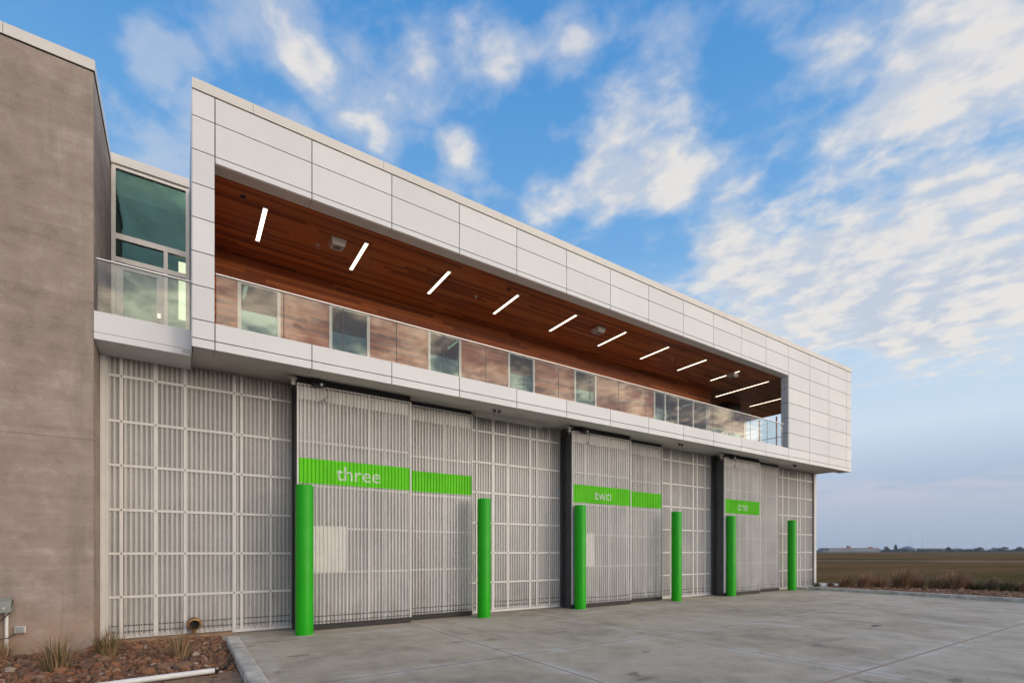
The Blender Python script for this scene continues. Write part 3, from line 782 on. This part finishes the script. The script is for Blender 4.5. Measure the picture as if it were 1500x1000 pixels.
q=MB(); q.tube([(.38,7.5,.05),(.5,7.7,.045),(.58,8.1,.05),(.61,8.6,.05)],.016,8); tag(q.build('edging_strip',M['cable'],smooth=True,base=(.5,8,.05)),'black rubber edging between the white pipe end and the kerb','edging')
eb=empty('electrical_box',(-2.35,10.38,.8),'grey electrical enclosure on the concrete wall at the left edge','electrical box')
MB().box(-2.75,-2.09,10.20,10.386,.695,.905).build('enclosure',M['elec'],eb,bevel=.012)
MB().box(-2.76,-2.08,10.185,10.199,.895,.912).build('lid',M['elec'],eb)
MB().lathe([(.0001,.012),(.018,.012),(.02,0)],(-2.16,10.20,.765),14,'y').build('screw',M['steel'],eb)
tag(MB().tube([(-2.165,10.355,.0),(-2.165,10.355,.69)],.022,12).build('conduit',M['pvc'],smooth=True,base=(-2.165,10.355,0)),'white conduit rising from the gravel to the grey electrical enclosure','conduit')
ob=empty('outlet_box',(-2.02,10.38,.42),'small square metal outlet box on the concrete wall','outlet box')
MB().box(-2.085,-1.955,10.34,10.387,.365,.475).build('plate',M['steel'],ob,bevel=.006); MB().box(-2.062,-1.985,10.325,10.339,.38,.462).build('cover',M['elec'],ob,bevel=.006)
tag(MB().tube([(-2.085,10.30,.87),(-2.09,10.26,.79),(-2.12,10.25,.68),(-2.19,10.27,.60),(-2.27,10.29,.52),(-2.285,10.29,.42),(-2.27,10.29,.34),(-2.21,10.29,.30),(-2.13,10.29,.32),(-2.05,10.31,.37)],.008,8).build('power_cable',M['cable'],smooth=True,base=(-2.1,10.3,.5)),'black cable looping from the grey enclosure to the outlet box','cable')

# ------------------------------------------------------------------ distance
def farthing(px,d): return far_at(px,d)
ang=math.atan2(-SA,CA)
def rbox(mb,px,d,w,dep,z0,z1,dxo=0):
    cx,cy=far_at(px,d); c_,s_=math.cos(ang),math.sin(ang)
    P=[(-w/2,-dep/2),(w/2,-dep/2),(w/2,dep/2),(-w/2,dep/2)]
    mb.prism([(cx+(x+dxo)*c_-y*s_,cy+(x+dxo)*s_+y*c_) for x,y in P],z0,z1)
fb=empty('terminal_building',(*far_at(1243,820),0),'long low pale building on the horizon beside the near building corner','building')
q=MB(); rbox(q,1243,820,84,30,-.1,3.4); q.build('wall',M['fargrey'],fb)
q=MB(); rbox(q,1243,820,80,26,3.4,6.2); q.build('clerestory',M['farwhite'],fb)
q=MB(); rbox(q,1243,820,82,28,6.2,7.0); rbox(q,1243,820,4,4,7.0,10.5); rbox(q,1243,820,5,4,7.0,9.0,36); q.build('roof',M['bronze'],fb)
q=MB()
for k in range(14): rbox(q,1243,804.5,3.2,.4,.6,2.6,-39+k*6)
q.build('window',M['interior'],fb)
fb=empty('tent_roof_building',(*far_at(1330,900),0),'pale building with a pointed tent roof on the horizon','building')
q=MB(); rbox(q,1330,900,18,16,-.1,6); q.build('wall',M['farwhite'],fb)
cx,cy=far_at(1330,900); q=MB(); q.add([(cx-12,cy-12,5.8),(cx+12,cy-12,5.8),(cx+12,cy+12,5.8),(cx-12,cy+12,5.8),(cx,cy,11.5)],[(0,1,4),(1,2,4),(2,3,4),(3,0,4),(3,2,1,0)]); q.build('roof',M['fargrey'],fb)
fb=empty('hangar_building',(*far_at(1360,930),0),'grey flat hangar right of the tent roof on the horizon','building')
q=MB(); rbox(q,1357,930,50,30,-.1,6.4); q.build('wall',M['fargrey'],fb)
q=MB(); rbox(q,1357,930,52,32,6.4,7.2); q.build('roof',M['farwhite'],fb)
def crown(mb,cx,cy,w,h,z0,n,cols):
    for i in range(n):
        a=random.random()*6.28; rr=random.random()**.5; zz=random.random()
        pf=math.sqrt(max(.05,1-(2*zz-.8)**2/1.5)); x=cx+math.cos(a)*rr*w/2*pf; y=cy+math.sin(a)*rr*w/2*pf; z=z0+h*zz
        s=random.uniform(.5,1.1); mb.cur=random.choice(cols); u=Vector((random.uniform(-1,1),random.uniform(-1,1),random.uniform(-1,1))).normalized()*s; v_=u.orthogonal().normalized()*s*.7
        P=Vector((x,y,z)); mb.add([P-u,P-v_,P+u,P+v_],[(0,1,2,3)])
FL=[(.030,.036,.028),(.042,.048,.034),(.055,.058,.040),(.024,.030,.026)]
tl=MB()
for i in range(230):
    px=1196+i*1.42+random.uniform(-.6,.6)
    gap = 1205<px<1282
    d=random.uniform(880,1040); h=(4+3.2*mnoise.noise(Vector((px*.06,1.3,0)))+2.0*mnoise.noise(Vector((px*.21,7,0))))*random.uniform(1.1,1.6)
    if gap: h*=.4; d=900
    cx,cy=far_at(px,d); crown(tl,cx,cy,13,max(2.6,h),-.4,80,FL)
tag(tl.build('treeline',M['leaf'],attr=True),'dark low wood along the horizon','trees',kind='stuff')
def fartree(px,d,h,w,label):
    cx,cy=far_at(px,d); o=empty('tree',(cx,cy,0),label,'tree','trees standing above the far wood')
    MB().tube([(cx,cy,-.1),(cx,cy,h*.5),(cx+.3,cy,h*.8)],[.4,.3,.1],8).build('trunk',M['soil'],o)
    m_=MB(); crown(m_,cx,cy,w,h*.72,h*.28,260,FL); m_.build('crown',M['leaf'],o,attr=True)
for a_ in ((1312,840,12.5,5,'tall narrow tree left of the tent roof on the horizon'),(1298,860,9.5,9,'broad tree left of the tall narrow tree on the horizon'),(1389,850,8.6,8,'round tree standing above the wood right of the hangar'),
           (1435,860,8.4,14,'broad dark tree on the horizon below the right sky'),(1471,860,9,14,'wide tree on the horizon second from the right photo edge'),(1494,850,9,10,'tree on the horizon at the right photo edge')): fartree(*a_)
m0=None
for px,d,h,l in ((1333,1000,32,'taller thin lattice mast behind the tent roof'),(1351,1000,31,'thin lattice mast right of the tent roof')):
    cx,cy=far_at(px,d)
    q=MB(); q.tube([(cx,cy,0),(cx,cy,h)],[.22,.12],6)
    for z in range(6,int(h),5): q.box(cx-.7,cx+.7,cy-.1,cy+.1,z,z+.25)
    tag(q.build('radio_mast',M['fargrey'],base=(cx,cy,0)),l,'mast','masts on the horizon')
lp0=None
for i,px in enumerate((1284,1363,1371,1395,1399,1426,1445,1492)):
    cx,cy=far_at(px,880); h=[11,13,9,12,12,12,13,11][i]
    q=MB(); q.tube([(cx,cy,0),(cx,cy,h)],[.18,.1],6); q.box(cx-1.1,cx+1.1,cy-.2,cy+.2,h-.3,h)
    tag(q.build('light_pole',M['fargrey'],base=(cx,cy,0)),'tiny far light pole rising above the wood on the horizon','light pole','light poles along the horizon')

# ------------------------------------------------------------------ air
hm=bpy.data.materials.new('thin_haze'); hm.use_nodes=True; hn=hm.node_tree; hn.nodes.remove(hn.nodes['Principled BSDF'])
pv=hn.nodes.new('ShaderNodeVolumePrincipled'); pv.inputs['Color'].default_value=(.72,.80,.92,1); pv.inputs['Density'].default_value=.00013
hn.links.new(pv.outputs[0],hn.nodes['Material Output'].inputs['Volume'])
tag(MB().box(-2700,2700,-2700,2700,-1.2,36).build('haze',hm),kind='stuff')

# ------------------------------------------------------------------ sky
SUN_EL, SUN_AZ = 5.0, 150.0   # azimuth from +Y towards +X
wd=bpy.data.worlds.new('World'); scene.world=wd; wd.use_nodes=True
t=NT(wd.node_tree); bg=t.n['Background']; bg.inputs['Strength'].default_value=.1
sky=t.new('ShaderNodeTexSky',sky_type='NISHITA'); sky.sun_disc=False
sky.sun_elevation=R(SUN_EL); sky.sun_rotation=R(SUN_AZ); sky.altitude=0; sky.air_density=1.0; sky.dust_density=.6; sky.ozone_density=2.0
dirv=t.new('ShaderNodeTexCoord').outputs['Generated']
dx,dy,dz=t.sep(dirv); up=t.m('MAXIMUM',dz,0.0)
def pix(px,py):
    r=(px-CXP)/FPX; u=(HYP-py)/FPX
    return Vector((r*CA+SA,-r*SA+CA,u)).normalized()
def lobe(px,py,deg):
    c=pix(px,py); d=t.vm('DOT_PRODUCT',dirv,tuple(c))
    return t.ss(d,math.cos(R(deg)),1.0)
den=t.m('ADD',up,.12)
pl=t.comb(t.m('DIVIDE',dx,den),t.m('DIVIDE',dy,den),0.0)
rot=t.new('ShaderNodeVectorRotate',rotation_type='Z_AXIS'); t.l.new(pl,rot.inputs['Vector']); rot.inputs['Angle'].default_value=R(-28)
pr_=t.scale(rot.outputs[0],1.0,.80,1)
pr_=t.vm('ADD',pr_,(3.1,1.7,0))
def field_(v,d1,d2):
    a_=t.noise(v,4.2,d1,.50,.3); b_=t.noise(v,13.0,d2,.58,.2)
    return t.m('ADD',t.m('MULTIPLY',a_,.56),t.m('MULTIPLY',b_,.44))
n1=field_(pr_,4,8); n2=field_(t.vm('ADD',pr_,(.03,-.06,0)),3,4)
big=t.noise(t.vm('ADD',pr_,(9.2,4.4,0)),.9,3,.5)
# where the cloud field is thick or open
L=[(1460,270,15,.10),(1330,340,11,.08),(1140,320,8,.07),(960,120,6,.13),(890,180,4,.08),(1240,135,7,.09),(1400,110,6,.07),(1250,420,8,.10),(1080,420,5,.08),(1420,400,8,.07),
 (580,110,5,.10),(640,70,3.5,.09),(700,65,3.2,.10),(250,110,3.5,.15),(215,75,2.5,.10),(310,60,3.5,.08),(460,105,2.6,.14),(520,185,3,.12),(565,215,2,.10),(667,217,2.4,.15),(745,70,3,.10),(450,30,4.5,.08),(830,85,3.5,.08),(880,275,3.8,.17),(800,300,3,.14),(960,280,4.5,.14),(1040,300,5,.11),(420,190,2.5,.07),(1150,440,7,.13),(1280,480,7,.12),(1420,470,8,.12),(1060,400,5,.10),(1130,20,3,.08),(1480,50,5,.06)]
Cn=[(60,20,16,.08),(540,20,5,.05),(790,200,6,.08),(1100,215,3.5,.06),(1290,640,13,.10),(620,330,6,.06),(900,20,5,.05),(360,130,4,.08),(1180,230,4,.05),(1080,120,4,.05)]
cov=t.m('SUBTRACT',t.m('MULTIPLY',t.m('SUBTRACT',big,.5),.10),.03)
for px,py,dg,a_ in L: cov=t.m('ADD',cov,t.m('MULTIPLY',lobe(px,py,dg),a_))
for px,py,dg,a_ in Cn: cov=t.m('SUBTRACT',cov,t.m('MULTIPLY',lobe(px,py,dg),a_))
back=t.ss(t.vm('DOT_PRODUCT',dirv,(SA*.9,-CA,0)),.42,.82)
cov=t.m('ADD',cov,t.m('MULTIPLY',back,.20))
dens=t.m('ADD',n1,cov)
alpha=t.m('MAXIMUM',t.m('POWER',t.ss(dens,.45,.72),1.15),t.m('MULTIPLY',t.ss(t.m('ADD',dens,t.m('MULTIPLY',t.m('SUBTRACT',big,.5),.3)),.40,.62),.42))
alpha=t.m('MULTIPLY',alpha,t.ss(t.m('ADD',t.m('ADD',up,t.m('MULTIPLY',back,.20)),t.m('MULTIPLY',t.m('SUBTRACT',n1,.5),.25)),.185,.30))
thick=t.ss(dens,.58,.80)
lit=t.m('ADD',.5,t.m('MULTIPLY',t.m('SUBTRACT',n1,n2),7.0),clamp=True)
shade=t.m('MULTIPLY',t.ss(dens,.50,.70),t.m('SUBTRACT',1.0,lit))
white_=t.mix(shade,(8.3,7.95,7.6),(5.6,6.2,7.2))
gold=t.mix(t.ss(t.m('ADD',t.m('MULTIPLY',n1,.6),t.m('MULTIPLY',n2,.4)),.44,.62),(10,9.3,9.6),(56,46,34))
ccol=t.mix(back,white_,gold)
# clear sky: Nishita sunwards under glow added to light the facade, deepened blue opposite
front=t.ramp(up,[(.0,(.33,.43,.60)),(.10,(.40,.50,.66)),(.20,(.61,.73,.86)),(.34,(.47,.65,.86)),(.50,(.18,.42,.76)),(.72,(.078,.29,.66)),(1.0,(.055,.22,.56))])
front=t.mix(1.0,front,(10,10,10),'MULTIPLY')
glow=t.ramp(up,[(.0,(.40,.30,.22)),(.11,(.32,.26,.22)),(.20,(.085,.085,.10)),(.37,(.095,.095,.11)),(.52,(.40,.375,.35)),(.75,(.34,.32,.30)),(1.0,(.16,.17,.20))])
skyb=t.mix(.8,sky.outputs[0],t.mix(1.0,glow,(100,100,100),'MULTIPLY'))
base=t.mix(t.m('SUBTRACT',1.0,t.m('MULTIPLY',back,.95)),skyb,front)
# low violet bank of distant cloud
bn=t.noise(t.comb(t.m('MULTIPLY',dx,5),t.m('MULTIPLY',dy,5),t.m('MULTIPLY',dz,26)),1.6,7,.6,.3)
bank=t.ss(t.m('ADD',t.m('SUBTRACT',.118,up),t.m('MULTIPLY',t.m('SUBTRACT',bn,.5),.13)),-.008,.035)
bankc=t.mix(t.ss(up,.02,.14),(4.2,4.95,6.3),(6.2,6.25,7.2))
base=t.mix(t.m('MULTIPLY',bank,.8),base,t.mix(back,bankc,(26,21.5,18)))
fin=t.mix(t.m('MULTIPLY',alpha,.93),base,ccol)
t.l.new(fin,bg.inputs['Color'])

sd=bpy.data.lights.new('sun','SUN'); sd.energy=.6; sd.angle=R(12); sd.color=(1.0,.89,.76)
so=bpy.data.objects.new('sun',sd); col.objects.link(so)
v=Vector((math.sin(R(SUN_AZ))*math.cos(R(SUN_EL)),math.cos(R(SUN_AZ))*math.cos(R(SUN_EL)),math.sin(R(SUN_EL))))
so.rotation_euler=v.to_track_quat('Z','Y').to_euler(); so.location=(10,-20,30)

# ------------------------------------------------------------------ camera
cd=bpy.data.cameras.new('camera'); cam=bpy.data.objects.new('camera',cd); col.objects.link(cam)
cd.sensor_fit='HORIZONTAL'; cd.sensor_width=36; cd.lens=FPX/1500*36; cd.shift_y=(HYP-500)/1500
cd.clip_start=.05; cd.clip_end=20000
cam.location=(0,0,EYE); cam.rotation_euler=(R(90),0,-math.atan2(SA,CA)); scene.camera=cam
vs=scene.view_settings; vs.view_transform='Standard'; vs.look='None'; vs.exposure=0; vs.gamma=1
